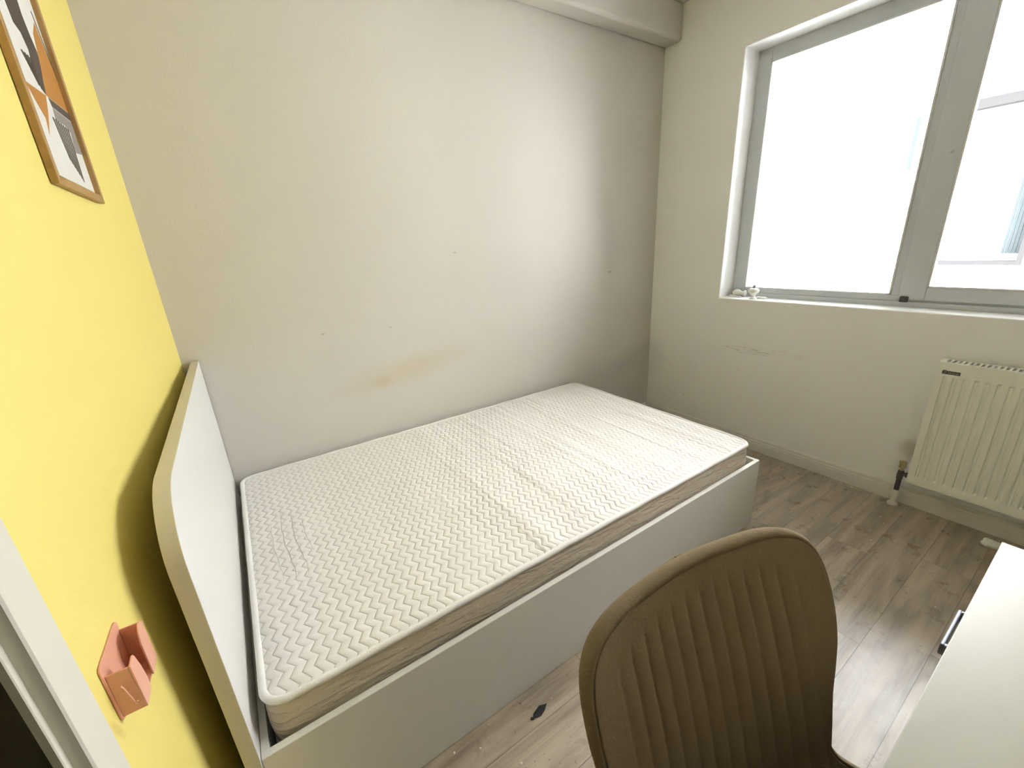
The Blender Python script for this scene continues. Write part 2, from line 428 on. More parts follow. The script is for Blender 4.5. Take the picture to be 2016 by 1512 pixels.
for (a, b, c, d) in ((WY0 - .076, MY0, FZ0 + .055, FZ1 - .07),):
    w = .008
    box(bm, XF - .004, XF + .02, a, a - w, c, d); box(bm, XF - .004, XF + .02, b + w, b, c, d)
    box(bm, XF - .004, XF + .02, a, b, c, c + w * .8); box(bm, XF - .004, XF + .02, a, b, d - w, d)
a, b, c, d = SY0 - sb, SY1 + .075, SZ0 + .062, SZ1 - .062
box(bm, sx0 - .002, XF + .02, a, a - .007, c, d); box(bm, sx0 - .002, XF + .02, b + .007, b, c, d)
box(bm, sx0 - .002, XF + .02, a, b, c, c + .007); box(bm, sx0 - .002, XF + .02, a, b, d - .007, d)
wpart('glazing_bead', bm, 'bead')
bm = bmesh.new(); box(bm, XF + .022, XF + .028, WY0 - .07, MY0 + .006, FZ0 + .05, FZ1 - .065); wpart('window_pane', bm, 'glass')
bm = bmesh.new(); box(bm, XF + .004, XF + .010, SY0 - sb + .006, SY1 + .07, SZ0 + .056, SZ1 - .056); wpart('window_pane', bm, 'glass')
bm = bmesh.new(); box(bm, sx0 - .010, sx0 + .002, -1.408, -1.440, 1.003, 1.030); wpart('hinge', bm, 'gasket', bevel=.002)
bm = bmesh.new()
lathe(bm, [(.0075, 0), (.0075, .010), (.005, .014), (.005, .017)], M=Matrix.Translation((sx0, -1.462, 1.675)) @ Matrix.Rotation(math.radians(-90), 4, 'Y'), seg=16)
wpart('handle_spindle', bm, 'bead', smooth=True, auto=40)

# ------------------------------------------------------------------ bed
bed = thing('bed', 'white laminate single bed frame with a tall rounded headboard', 'bed', (.03, 0, 0))
def bpart(name, bm, m, parent=bed, **k):
    bmesh.ops.translate(bm, verts=bm.verts, vec=-Vector((.03, 0, 0))); return obj(name, bm, m, parent, **k)
YB = -1.270; XE = 2.113; ZR = .363; TH = .018
bm = bmesh.new()
hb = [(-.006, 0.0), (-.006, 1.002)]
HR = .135; hy = -1.283; hz = 1.010
for k in range(17):
    a = math.radians(90 + 90 * k / 16); hb.append((hy + HR + HR * math.cos(a), hz - HR + HR * math.sin(a)))
hb += [(hy + .006, .5), (hy + .012, 0.0)]
prism(bm, hb, 0, .030, .057)
for f in bm.faces:
    if abs(f.normal.x) < .5 and f.calc_area() > 0: pass
bm.normal_update()
for f in bm.faces: f.material_index = 0 if abs(f.normal.x) > .5 else 1
bpart('headboard', bm, ['laminate', 'edge'], bevel=.0012)
bm = bmesh.new(); prism(bm, [(.058, .002), (1.55, .002), (XE, .016), (XE, ZR), (.058, ZR)], 1, YB, YB + TH); bpart('side_rail', bm, 'laminate', bevel=.0012)
bm = bmesh.new(); box(bm, .058, XE, -.022, -.004, .004, ZR); bpart('side_rail', bm, 'laminate', bevel=.0012)
bm = bmesh.new(); box(bm, XE - TH, XE - .0005, YB + TH, -.022, .004, ZR - .001); bpart('foot_rail', bm, 'laminate', bevel=.0012)
bm = bmesh.new(); box(bm, .058, .074, YB + TH, -.022, .004, ZR - .001); bpart('head_rail', bm, 'laminate', bevel=.0012)
for k in range(12):
    x = .12 + k * .168
    bm = bmesh.new(); box(bm, x, x + .07, YB + TH, -.022, .262, .280); bpart('slat', bm, 'slat')
for x in (.12, .98, 1.90):
    for y in (YB + .03, -.08):
        bm = bmesh.new(); box(bm, x, x + .05, y, y + .04, 0, .262); bpart('leg', bm, 'black')

# ------------------------------------------------------------------ mattress
mx0, mx1, my0, my1, mz0, mz1 = .080, 2.078, -1.243, -.030, .281, .457
mat = thing('mattress', 'white zigzag-quilted mattress lying in the bed frame', 'mattress', (0, 0, mz0))
def mpart(name, bm, m, **k):
    bmesh.ops.translate(bm, verts=bm.verts, vec=(0, 0, -mz0)); return obj(name, bm, m, mat, **k)
def crown(x, y):
    e = min(x - mx0, mx1 - x, y - my0, my1 - y); s = max(0, min(1, e / .05)); s = s * s * (3 - 2 * s)
    wv = .0012 * math.sin(x * 17 + 1.5 * math.sin(y * 2.2)) * max(0, min(1, (x - .55) / .4)) * s
    return .006 * s + .003 * s * math.sin(x * 2.3 + 1) * math.sin(y * 3.1) + wv
bm = bmesh.new(); RP = rrect(mx0 + .006, mx1 - .006, my0 + .006, my1 - .006, .05, 10)
NX, NY = 150, 90
# grid clipped to the rounded corners by pulling the outer points in
def inside(x, y, r=.05):
    X0, X1, Y0, Y1 = mx0 + .006, mx1 - .006, my0 + .006, my1 - .006
    cx = min(max(x, X0 + r), X1 - r); cy = min(max(y, Y0 + r), Y1 - r); d = math.hypot(x - cx, y - cy)
    if d > r: x = cx + (x - cx) / d * r; y = cy + (y - cy) / d * r
    return x, y
G = []
for i in range(NX + 1):
    row = []
    for j in range(NY + 1):
        x = mx0 + .006 + (mx1 - mx0 - .012) * i / NX; y = my0 + .006 + (my1 - my0 - .012) * j / NY
        x, y = inside(x, y); row.append(bm.verts.new((x, y, mz1 - .002 + crown(x, y))))
    G.append(row)
for i in range(NX):
    for j in range(NY):
        try: bm.faces.new((G[i][j], G[i + 1][j], G[i + 1][j + 1], G[i][j + 1]))
        except ValueError: pass
bmesh.ops.remove_doubles(bm, verts=bm.verts, dist=.0002)
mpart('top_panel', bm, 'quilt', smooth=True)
bm = bmesh.new(); rings = []
for (ins, z) in ((.016, mz0), (.008, mz0 + .012), (.003, mz0 + .04), (.0005, mz0 + .09), (.003, mz1 - .03), (.007, mz1 - .008)):
    rings.append([bm.verts.new((x, y, z)) for x, y in rrect(mx0 + ins, mx1 - ins, my0 + ins, my1 - ins, .052)])
for A, B in zip(rings, rings[1:]):
    for k in range(len(A)): bm.faces.new((A[k], A[(k + 1) % len(A)], B[(k + 1) % len(A)], B[k]))
bm.faces.new(rings[0][::-1])
mpart('side_border', bm, 'border', smooth=True, auto=60)
for zz, nm in ((mz1 - .006, 'edge_tape'), (mz0 + .010, 'edge_tape')):
    bm = bmesh.new(); pp = rrect(mx0 + .006, mx1 - .006, my0 + .006, my1 - .006, .052, 12)
    sub = []
    for i in range(len(pp)):
        a, b = Vector(pp[i]), Vector(pp[(i + 1) % len(pp)]); n = max(1, int((b - a).length / .05))
        for k in range(n): q = a.lerp(b, k / n); sub.append((q.x, q.y, zz + .0012 * math.sin(q.x * 31 + q.y * 23)))
    tube(bm, sub, .0095 if zz > .4 else .007, 10, closed=True)
    mpart(nm, bm, 'tape', smooth=True)

# ------------------------------------------------------------------ picture on the yellow wall
FY0, FY1, FZb, FZt = -.884, -.529, 1.538, 2.050
pic = thing('picture_frame', 'oak-framed abstract poster in ochre, brown and grey on the yellow wall', 'picture', RSK @ Vector((0.0, (FY0 + FY1) / 2, FZb)), (0, 0, SK))
def ppart(name, bm, m, parent=pic, **k):
    bmesh.ops.translate(bm, verts=bm.verts, vec=-Vector((0, (FY0 + FY1) / 2, FZb))); return obj(name, bm, m, parent, **k)
fw_ = .018; fd = .014
bm = bmesh.new()
for (a, b, c, d) in ((FY0, FY0 + fw_, FZb, FZt), (FY1 - fw_, FY1, FZb, FZt)):
    top = [(a, c), (b, c), (b, d), (a, d)]
    inner = fw_
    L_ = a == FY0
    poly = [(a, c), (b, c + fw_), (b, d - fw_), (a, d)] if L_ else [(a, c + fw_), (b, c), (b, d), (a, d - fw_)]
    prism(bm, poly, 0, .001, fd)
prism(bm, [(FY0, FZb), (FY1, FZb), (FY1 - fw_, FZb + fw_), (FY0 + fw_, FZb + fw_)], 0, .001, fd)
prism(bm, [(FY0, FZt), (FY1, FZt), (FY1 - fw_, FZt - fw_), (FY0 + fw_, FZt - fw_)], 0, .001, fd)
ppart('frame_moulding', bm, 'oak', bevel=.0015)
bm = bmesh.new(); box(bm, .001, .004, FY0 + .012, FY1 - .012, FZb + .012, FZt - .012); art = ppart('poster', bm, 'print_')
def sheet(name, polys, m, x):
    bm = bmesh.new()
    for p in polys:
        p = [(min(max(a, FY0 + fw_), FY1 - fw_), b) for a, b in p]
        prism(bm, p, 0, .004, x)
    bmesh.ops.translate(bm, verts=bm.verts, vec=-Vector((0, (FY0 + FY1) / 2, FZb)))
    o = obj(name, bm, m, art); return o
YR = FY1 - fw_
sheet('printed_shape', [[(-.581, 1.903), (-.575, 1.882), (YR - .004, 1.823), (YR, 1.800), (YR, 1.739), (-.699, 1.732), (-.672, 1.780), (-.644, 1.827), (-.625, 1.867)],
                        [(-.822, 1.722), (-.703, 1.731), (-.735, 1.691), (-.785, 1.640), (-.768, 1.673), (-.802, 1.701)]], 'print_orange', .0043)
sheet('printed_shape', [[(-.682, 1.715), (YR, 1.718), (YR, 1.648), (-.613, 1.640), (-.590, 1.686), (-.624, 1.694), (-.690, 1.689)]], 'print_grey', .0043)
sheet('printed_shape', [[(-.764, 2.02), (-.676, 2.02), (-.668, 1.903), (-.671, 1.883), (-.663, 1.853), (-.650, 1.825), (-.662, 1.796), (-.684, 1.765), (-.701, 1.734), (-.722, 1.738), (-.728, 1.775), (-.715, 1.808), (-.729, 1.831), (-.757, 1.837), (-.764, 1.88)],
                        [(-.689, 1.731), (-.666, 1.732), (YR, 1.737), (YR, 1.720), (-.682, 1.716)],
                        [(-.578, 1.925), (-.574, 1.925), (YR, 1.83), (YR, 1.805)]], 'print_brown', .0046)
sheet('printed_shape', [[(-.775 + .016 * k, 1.788 + .001 * k), (-.765 + .016 * k, 1.790 + .001 * k), (-.727 + .007 * k, 1.742), (-.731 + .007 * k, 1.741)] for k in range(4)], 'print_brown', .0047)
sheet('printed_shape', [[(-.712 + .0165 * k, 1.690), (-.704 + .0165 * k, 1.690), (-.684 + .010 * k, 1.612 - .006 * k), (-.688 + .010 * k, 1.616 - .006 * k)] for k in range(7)], 'print_brown', .0048)

# ------------------------------------------------------------------ salmon holder stuck on the yellow wall
hc = Vector((0, -1.416, .803))
hol = thing('wall_holder', 'small salmon-pink plastic holder box stuck on the yellow wall', 'holder', RSK @ hc, (0, 0, SK))
def hpart(name, bm, m, **k):
    bmesh.ops.translate(bm, verts=bm.verts, vec=-hc); return obj(name, bm, m, hol, **k)
HD = .027; ht = .0022; ya, yb_, z0h, z1h = -1.457, -1.369, .806, .879
bm = bmesh.new(); prism(bm, rrect(-1.460, -1.366, .801, .895, .007, 4), 0, .0005, .003); hpart('back_plate', bm, 'pink', bevel=.0006)
bm = bmesh.new()
box(bm, .003, HD, ya, ya + ht, z0h, z1h); box(bm, .003, HD, yb_ - ht, yb_, z0h, z1h)
box(bm, .003, HD, ya + ht, yb_ - ht, z0h, z0h + ht)
hpart('side_panel', bm, 'pink', bevel=.0006)
for poly in ([(ya, z0h), (-1.426, z0h), (-1.4245, .826), (-1.428, .852), (-1.434, .874), (-1.437, .880), (-1.442, .881), (ya, .879)],
             [(yb_, z0h), (-1.402, z0h), (-1.4015, .845), (-1.401, .862), (-1.395, .878), (-1.386, .8865), (-1.378, .885), (yb_, .879)]):
    bm = bmesh.new(); prism(bm, poly, 0, HD, HD + ht); hpart('front_panel', bm, 'pink', bevel=.0006)
for (yy, sg) in ((ya, -1), (yb_, 1)):
    bm = bmesh.new()
    tube(bm, [(.0145, yy, .857), (.0145, yy + sg * .0035, .857), (.0165, yy + sg * .0052, .853), (.0195, yy + sg * .0052, .832), (.0205, yy + sg * .0052, .823), (.0225, yy + sg * .0052, .8225), (.0240, yy + sg * .0052, .826)], .0014, 8)
    hpart('hook', bm, 'pink', smooth=True, auto=50)

# ------------------------------------------------------------------ radiator
RY0, RY1, RZ0, RZ1, RXF = -1.651, -2.66, .163, .780, L - .100
rad = thing('radiator', 'ivory ribbed panel radiator on the wall under the window', 'radiator', (L - .05, RY0, RZ0))
def rpart(name, bm, m, parent=rad, **k):
    bmesh.ops.translate(bm, verts=bm.verts, vec=-Vector((L - .05, RY0, RZ0))); return obj(name, bm, m, parent, **k)
bm = bmesh.new()
# front panel with pressed vertical channels
pitch = .0333; nr = int((RY0 - RY1 - .03) / pitch)
ysamp = []; y = RY0
def ribs(y, z):
    d = RY0 - .026 - y
    if d < 0 or d > nr * pitch: return 0.0
    r = (d % pitch) / pitch
    g = 1.0 if .0 <= r < .22 else (0 if .34 < r < .88 else (1 - (r - .22) / .12 if r < .5 else (r - .88) / .12))
    zt = min(1, max(0, (RZ1 - .058 - z) / .010)) * min(1, max(0, (z - RZ0 - .038) / .010))
    return .0075 * g * zt
yl = [RY0]; n = int((RY0 - RY1) / (pitch / 12)); yl = [RY0 + (RY1 - RY0) * i / n for i in range(n + 1)]
zl = [RZ0, RZ0 + .036, RZ0 + .040, RZ0 + .044, RZ0 + .048, RZ0 + .052, RZ0 + .3, RZ1 - .072, RZ1 - .068, RZ1 - .064, RZ1 - .060, RZ1 - .056, RZ1]
G = [[bm.verts.new((RXF + ribs(y, z), y, z)) for z in zl] for y in yl]
for i in range(len(yl) - 1):
    for j in range(len(zl) - 1): bm.faces.new((G[i][j], G[i + 1][j], G[i + 1][j + 1], G[i][j + 1]))
# returns
B = [[bm.verts.new((RXF + .012, y, z)) for z in (RZ0, RZ1)] for y in (RY0, RY1)]
def edge_strip(A, b0, b1):
    for p, q in zip(A, A[1:]): pass
bm.faces.new([G[0][j] for j in range(len(zl))] + [B[0][1], B[0][0]])
bm.faces.new([G[-1][j] for j in range(len(zl))][::-1] + [B[1][0], B[1][1]])
bm.faces.new([G[i][0] for i in range(len(yl))] + [B[1][0], B[0][0]])
bm.faces.new([G[i][-1] for i in range(len(yl))] + [B[1][1], B[0][1]])
bm.faces.new((B[0][0], B[0][1], B[1][1], B[1][0]))
rpart('front_panel', bm, 'rad', smooth=True, auto=28)
bm = bmesh.new(); box(bm, L - .034, L - .024, RY0 - .004, RY1 + .004, RZ0 + .01, RZ1 - .01); rpart('back_panel', bm, 'rad')
for yy in (RY0 - .001, RY1 + .003):
    bm = bmesh.new(); box(bm, RXF + .0125, L - .020, yy - .002, yy, RZ0 + .004, RZ1 - .002); rpart('side_cover', bm, 'rad')
bm = bmesh.new()   # top grille: two rails and cross bars
gz0, gz1 = RZ1 - .004, RZ1 + .003
box(bm, RXF + .001, RXF + .012, RY0, RY1, gz0, gz1); box(bm, L - .034, L - .020, RY0, RY1, gz0, gz1)
y = RY0
box(bm, RXF + .012, L - .034, RY0, RY0 - .020, gz0, gz1)
y = RY0 - .030
while y > RY1 + .02:
    box(bm, RXF + .012, L - .034, y, y - .0085, gz0, gz1); y -= .0175
rpart('top_grille', bm, 'rad')
bm = bmesh.new(); box(bm, RXF + .016, L - .040, RY0 - .012, RY1 + .012, RZ0 + .02, RZ1 - .10); rpart('convector_fin', bm, 'pipe')
bm = bmesh.new(); box(bm, RXF - .0015, RXF + .002, RY0 - .018, RY0 - .076, RZ1 - .049, RZ1 - .034)
bd = rpart('badge', bm, 'badge', bevel=.0006); bd['label'] = 'small dark grey maker badge'
bm = bmesh.new()
lathe(bm, [(.008, 0), (.0085, .0006), (.008, .0012)], M=Matrix.Translation((RXF - .0012, RY0 - .026, RZ1 - .039)) @ Matrix.Rotation(math.radians(-90), 4, 'Y'), seg=20); rpart('emblem', bm, 'badge', parent=bd)
bm = bmesh.new()
c0 = RY0 - .026
for k in range(10):
    a0 = math.radians(40 + 27 * k); a1 = math.radians(40 + 27 * (k + 1))
    prism(bm, [(c0 + r_ * math.cos(a), RZ1 - .039 + r_ * math.sin(a)) for r_, a in ((.0038, a0), (.0052, a0), (.0052, a1), (.0038, a1))], 0, RXF - .0028, RXF - .002)
for k in range(7):
    y = RY0 - .038 - k * .005
    box(bm, RXF - .0020, RXF - .0012, y, y - (.0032 if k % 2 else .0024), RZ1 - .0445, RZ1 - .0400)
rpart('badge_print', bm, 'badge_light', parent=bd)
# valve at the lower left corner
vy = -1.618; vx = L - .060
valve = bpy.data.objects.new('valve', None); COL.objects.link(valve); valve.parent = rad; valve.location = (vx - (L - .05), vy - RY0, -RZ0)
def vpart(name, bm, m, **k): return obj(name, bm, m, valve, **k)
bm = bmesh.new(); lathe(bm, [(.022, 0.001), (.022, .010), (.019, .016), (.0135, .020), (.0135, .044), (.019, .048), (.020, .064), (.018, .078), (.015, .084), (.011, .088)], seg=24); vpart('floor_collar', bm, 'plastic', smooth=True, auto=40)
bm = bmesh.new(); lathe(bm, [(.0105, .084), (.0105, .15), (.013, .152), (.0135, .180), (.012, .196), (.010, .200)], seg=20)
tube(bm, [(0, 0, .182), (0, -.02, .182), (.0, -.034, .182)], .0095, 14); tube(bm, [(0, -.020, .182), (0, -.026, .182)], .0135, 6)
vpart('pipe_elbow', bm, 'pipe', smooth=True, auto=40)
bm = bmesh.new(); lathe(bm, [(.008, .199), (.008, .210), (.014, .214), (.0125, .236), (.016, .242), (.0155, .247), (.004, .249)], seg=18); vpart('valve_cap', bm, 'brass', smooth=True, auto=40)
# brackets hold the radiator on the wall
for yy in (RY0 - .12, RY1 + .12):
    bm = bmesh.new(); box(bm, L - .026, L - .0005, yy, yy - .03, RZ0 + .05, RZ1 - .05); rpart('bracket', bm, 'rad')

# ------------------------------------------------------------------ desk
DX0, DX1, DYF, DYB, DH = .30, 1.421, -2.048, -2.66, .750
desk = thing('desk', 'pale laminate desk with a metal drawer handle in the lower right corner', 'desk', (DX1, DYF, 0))
def dpart(name, bm, m, parent=desk, **k):
    bmesh.ops.translate(bm, verts=bm.verts, vec=-Vector((DX1, DYF, 0))); return obj(name, bm, m, parent, **k)
bm = bmesh.new(); box(bm, DX0, DX1, DYB, DYF, DH - .022, DH); dpart('desktop', bm, 'desk', bevel=.001)
bm = bmesh.new(); box(bm, DX1 - .022, DX1 - .004, DYB + .01, DYF - .02, 0, DH - .022); dpart('side_panel', bm, 'desk')
bm = bmesh.new(); box(bm, DX0 + .004, DX0 + .022, DYB + .01, DYF - .02, 0, DH - .022); dpart('side_panel', bm, 'desk')
bm = bmesh.new(); box(bm, DX0 + .022, DX1 - .022, DYB + .012, DYB + .028, .38, DH - .022); dpart('back_panel', bm, 'desk')
bm = bmesh.new(); box(bm, 1.00, DX1 - .022, DYF - .012, DYF - .028, .615, DH - .026); box(bm, 1.01, DX1 - .032, DYB + .05, DYF - .028, .625, .637)
box(bm, 1.01, 1.022, DYB + .05, DYF - .028, .637, .71); box(bm, DX1 - .044, DX1 - .032, DYB + .05, DYF - .028, .637, .71)
dr = dpart('drawer', bm, 'desk')
bm = bmesh.new()
x0h, x1h = 1.062, 1.176
box(bm, x0h, x1h, DYF + .004, DYF + .010, .700, .722)
box(bm, x0h, x0h + .008, DYF - .012, DYF + .006, .700, .722); box(bm, x1h - .008, x1h, DYF - .012, DYF + .006, .700, .722)
hd = dpart('handle', bm, 'steel', parent=dr, bevel=.0025, bseg=3); hd['label'] = 'brushed metal bow handle'

# ------------------------------------------------------------------ desk chair
CH0 = Vector((.6903, -1.9215, .58)); yaw = -.2109; tilt = .2669; KC = .80; CC = .27
hv = Vector((math.cos(yaw), math.sin(yaw), 0)); fw = Vector((hv.y, -hv.x, 0)); uz = Vector((0, 0, 1))
upv = uz * math.cos(tilt) - fw * math.sin(tilt); nv = fw * math.cos(tilt) + uz * math.sin(tilt)
chair = thing('desk_chair', 'taupe suede channel-stitched chair with a rounded back facing the desk', 'chair', (CH0.x + fw.x * .18, CH0.y + fw.y * .18, 0))
def cpart(name, bm, m, **k):
    bmesh.ops.translate(bm, verts=bm.verts, vec=-Vector(chair.location)); return obj(name, bm, m, chair, **k)
# outline half widths up the back: (half width, v)
TOPR = [(.176, 0.0), (.181, .03), (.190, .08), (.202, .12), (.2125, .16), (.2175, .20), (.2185, .24), (.2160, .272), (.2080, .297), (.1920, .3155), (.167, .3270), (.130, .3335), (.08, .3365), (.04, .3385), (.006, .339)]
def spl(P, n):
    P = [Vector(p) for p in P]; out = []
    for i in range(len(P) - 1):
        p0, p1, p2, p3 = P[max(i - 1, 0)], P[i], P[i + 1], P[min(i + 2, len(P) - 1)]
        for k in range(n):
            t = k / n
            out.append(.5 * ((2 * p1) + (p2 - p0) * t + (2 * p0 - 5 * p1 + 4 * p2 - p3) * t * t + (3 * p1 - p0 - 3 * p2 + p3) * t ** 3))
    out.append(P[-1]); return out
BR = .085; turn = math.radians(90) - tilt + math.radians(-2)
def surf(u, s):
    """s>=0: up the back; s<0: through the bend and out along the seat"""
    if s >= 0:
        c = CH0 + upv * s; n = nv
        w = KC * u * u - CC * s * s * 1.0 - .33 * s * u * u
        return c + hv * (u) + upv * (.10 * u * min(1, s / .2)) + n * w, n
    a = min(-s / BR, turn); rest = max(0, -s - BR * turn)
    n = nv * math.cos(a) + upv * math.sin(a); t = -upv * math.cos(a) + nv * math.sin(a)
    c = CH0 + nv * (BR * (1 - math.cos(a))) - upv * (BR * math.sin(a)) + t * rest
    flat = 1 - .45 * min(1, rest / .25)
    return c + hv * u + n * (KC * u * u * flat), n
u0, sp = -.1408, .02833
def ribf(u, s, H):
    r = ((u - u0) / sp) % 1.0; e = 2 * r - 1
    m = max(0, min(1, (.174 - abs(u)) / .012))
    top = .339 - .9 * u * u
    m *= max(0, min(1, (top - .020 - s) / .025))
    if s < -.5: m *= max(0, 1 - (-.5 - s) / .03)
    pil = math.sqrt(max(0, 1 - e * e))
    return m * (.0060 * pil - .0048) - (1 - m) * 0.0
def shell(rows, name, closed_top, closed_end, ncol=190):
    bm = bmesh.new(); F = []; Bk = []
    th = .036
    for (H, s) in rows:
        fr, bk = [], []
        for k in range(ncol + 1):
            a = -1 + 2 * k / ncol; u = a * H
            p, n = surf(u, s)
            e = (1 - abs(a)) * H; rnd = min(1, e / .012)
            fr.append(bm.verts.new(p + n * ribf(u, s, H)))
        F.append(fr)
    for i in range(len(F) - 1):
        for k in range(ncol): bm.faces.new((F[i][k], F[i][k + 1], F[i + 1][k + 1], F[i + 1][k]))
    # rim outline
    ol = [(-H, s) for H, s in rows] + [(H, s) for H, s in reversed(rows)]
    olv = [r[0] for r in F] + [r[-1] for r in reversed(F)]
    P = [surf(u, s) for u, s in ol]
    prev = olv; N = len(ol); nr_ = len(rows)
    prof = [(.0002, -.0032), (.0012, -.0034), (.0020, -.0006), (.0070, -.0030), (.0105, -.0090), (.0115, -.0170), (.0090, -.0260), (.0020, -.0325), (-.008, -th)]
    outs = []
    for i in range(N):
        a = P[max(i - 1, 0)][0]; b = P[min(i + 1, N - 1)][0]
        t = (b - a).normalized(); o = t.cross(P[i][1]).normalized()
        c = P[i][0] - surf(0, ol[i][1] - (.1 if ol[i][1] > .2 else 0))[0]
        if o.dot(c) < 0: o = -o
        outs.append(o)
    rims = []
    for (off, d) in prof:
        ring = [bm.verts.new(P[i][0] + outs[i] * off + P[i][1] * d) for i in range(N)]
        rims.append(ring)
        for i in range(N - 1):
            if i == nr_ - 1 and not (closed_top or closed_end): continue
            bm.faces.new((prev[i], prev[i + 1], ring[i + 1], ring[i]))
        prev = ring
    # back skin from rim to rim, lying on the offset surface
    nb = 24; lastL = prev[:nr_]; lastR = prev[nr_:][::-1]
    BK = []
    for i, (H, s) in enumerate(rows):
        row = [lastL[i]]
        for k in range(1, nb):
            a = -1 + 2 * k / nb; u = a * max(H - .008, .002); p, n = surf(u, s); row.append(bm.verts.new(p - n * (th + .006 * (1 - a * a))))
        row.append(lastR[i]); BK.append(row)
    for i in range(len(BK) - 1):
        for k in range(nb): bm.faces.new((BK[i][k], BK[i + 1][k], BK[i + 1][k + 1], BK[i][k + 1]))
    return cpart(name, bm, 'fabric', smooth='keep')
back_o = [tuple(p) for p in spl(TOPR, 9)]
split = -BR * turn * .5
SEATR = [(.176, 0.0), (.186, -.03), (.207, -.065), (.226, -.10), (.236, -.15), (.238, -.24), (.236, -.34), (.228, -.42), (.212, -.48), (.185, -.525), (.14, -.553), (.07, -.566), (.006, -.569)]
lower = [tuple(p) for p in spl(SEATR, 9)]
rows_back = [r for r in lower if r[1] >= split][::-1][:-1] + back_o
rows_seat = [r for r in lower if r[1] <= split + .004]
b_ = shell(rows_back, 'backrest', True, False)
s_ = shell(rows_seat, 'seat', True, False)
for o in (b_, s_):
    bmx = bmesh.new(); bmx.from_mesh(o.data); bmesh.ops.recalc_face_normals(bmx, faces=bmx.faces[:]); bmx.to_mesh(o.data); bmx.free()
seat_c, _ = surf(0, -.30)
bm = bmesh.new(); tmp = seat_c - Vector((0, 0, .035))
tube(bm, [tmp - hv * .17 - fw * .12, tmp + hv * .17 - fw * .12], .011, 10); tube(bm, [tmp - hv * .17 + fw * .12, tmp + hv * .17 + fw * .12], .011, 10)
tube(bm, [tmp - hv * .15 - fw * .12, tmp - hv * .15 + fw * .12], .011, 10); tube(bm, [tmp + hv * .15 - fw * .12, tmp + hv * .15 + fw * .12], .011, 10)
cpart('seat_frame', bm, 'black', smooth=True, auto=50)
for sx in (-1, 1):
    for sy in (-1, 1):
        bm = bmesh.new(); a = tmp + hv * (.15 * sx) + fw * (.12 * sy); b = tmp + hv * (.21 * sx) + fw * (.20 * sy); b.z = 0.0
        tube(bm, [a, b], [.013, .009], 12); cpart('leg', bm, 'black', smooth=True, auto=50)

# ------------------------------------------------------------------ things on the window sill
zs_ = WZ0 + .0002
def sill(name, label, cat, x, y, rz=0, group=None): return thing(name, label, cat, (x, y, zs_), (0, 0, rz), group)
def tile(label, x, y, lx, ly, h, rz):
    h *= 1.4; bm = bmesh.new(); box(bm, -lx / 2, lx / 2, -ly / 2, ly / 2, 0, h); o = obj('ceramic_tile', bm, 'plaster', bevel=.0008)
    o.location = (x, y, zs_); o.rotation_euler = (0, 0, rz); tag(o, label, 'tile', 'broken tile strips on the window sill'); return o
tile('short white tile strip nearest the window corner, under the fallen knob', L + .095, -.568, .022, .034, .0085, .35)
tile('flat white tile strip lying between the two white knobs on the sill', L + .078, -.614, .020, .040, .006, .1)
tile('white tile strip under the upright white knob on the sill', L + .078, -.762, .026, .058, .008, -.1)
kp = [(.0165, 0), (.017, .003), (.012, .007), (.009, .012), (.009, .018), (.013, .024), (.022, .030), (.0245, .037), (.023, .044), (.016, .049), (.004, .051)]
k1 = sill('knob', 'upright white mushroom-shaped knob on the window sill', 'knob', L + .050, -.725)
bm = bmesh.new(); lathe(bm, kp, seg=24); obj('knob_body', bm, 'plaster', k1, smooth=True, auto=60)
bm = bmesh.new()
for dx_, h_ in ((-.004, .018), (0, .024), (.005, .017)):
    vs0 = len(bm.verts); tube(bm, [(0, -dx_ * .3 + .0, .050), (.001, dx_, .050 + h_ * .5), (0, dx_ * 1.2, .050 + h_)], [.0022, .0042, .0006], 8)
pt = obj('dried_petals', bm, 'leafgrey', k1, smooth=True); pt['label'] = 'small grey dried petals on top'
k2 = sill('knob', 'white knob lying on its side in the left corner of the sill', 'knob', L + .110, -.580)
bm = bmesh.new(); Mk = Matrix.Translation((0, .012, .030)) @ Matrix.Rotation(math.radians(92), 4, 'X')
lathe(bm, [(.008, 0), (.012, .004), (.018, .012), (.0195, .022), (.016, .032), (.0105, .040), (.010, .048), (.014, .055), (.016, .060), (.014, .064)], seg=24, M=Mk); obj('knob_body', bm, 'plaster', k2, smooth=True, auto=60)
bm = bmesh.new(); lathe(bm, [(.004, -.010), (.008, -.008), (.0095, -.002), (.0095, .0005)], seg=18, M=Mk); e_ = obj('knob_end', bm, 'pinkgrey', k2, smooth=True, auto=60); e_['label'] = 'dusty pink end'
k2.location.z = zs_ - .0135; k1.scale = k2.scale = (1.28, 1.28, 1.28)

# ------------------------------------------------------------------ litter on the floor
bm = bmesh.new()
pts = [(.768, -1.341), (.750, -1.353), (.731, -1.359), (.717, -1.356), (.712, -1.351), (.707, -1.356), (.698, -1.350), (.701, -1.345), (.708, -1.348), (.716, -1.340), (.744, -1.332), (.759, -1.339)]
prism(bm, [(x - .73, y + 1.345) for x, y in pts], 2, 0, .0022)
for v in bm.verts: v.co.z += .002 * abs(v.co.x) / .03
o = obj('plastic_scrap', bm, 'scrap', bevel=.0006); o.location = (.73, -1.345, .0002); tag(o, 'black leaf-shaped plastic scrap on the floor beside the bed', 'scrap')
bm = bmesh.new()
bmesh.ops.create_icosphere(bm, subdivisions=3, radius=1)
for v in bm.verts:
    c = v.co; c.x *= .034; c.y *= .028; c.z *= .018
    n = math.sin(c.x * 160) * .003 + math.sin(c.y * 230 + 1) * .003; c.x += n; c.z = max(0, c.z + .012 + n * .8)
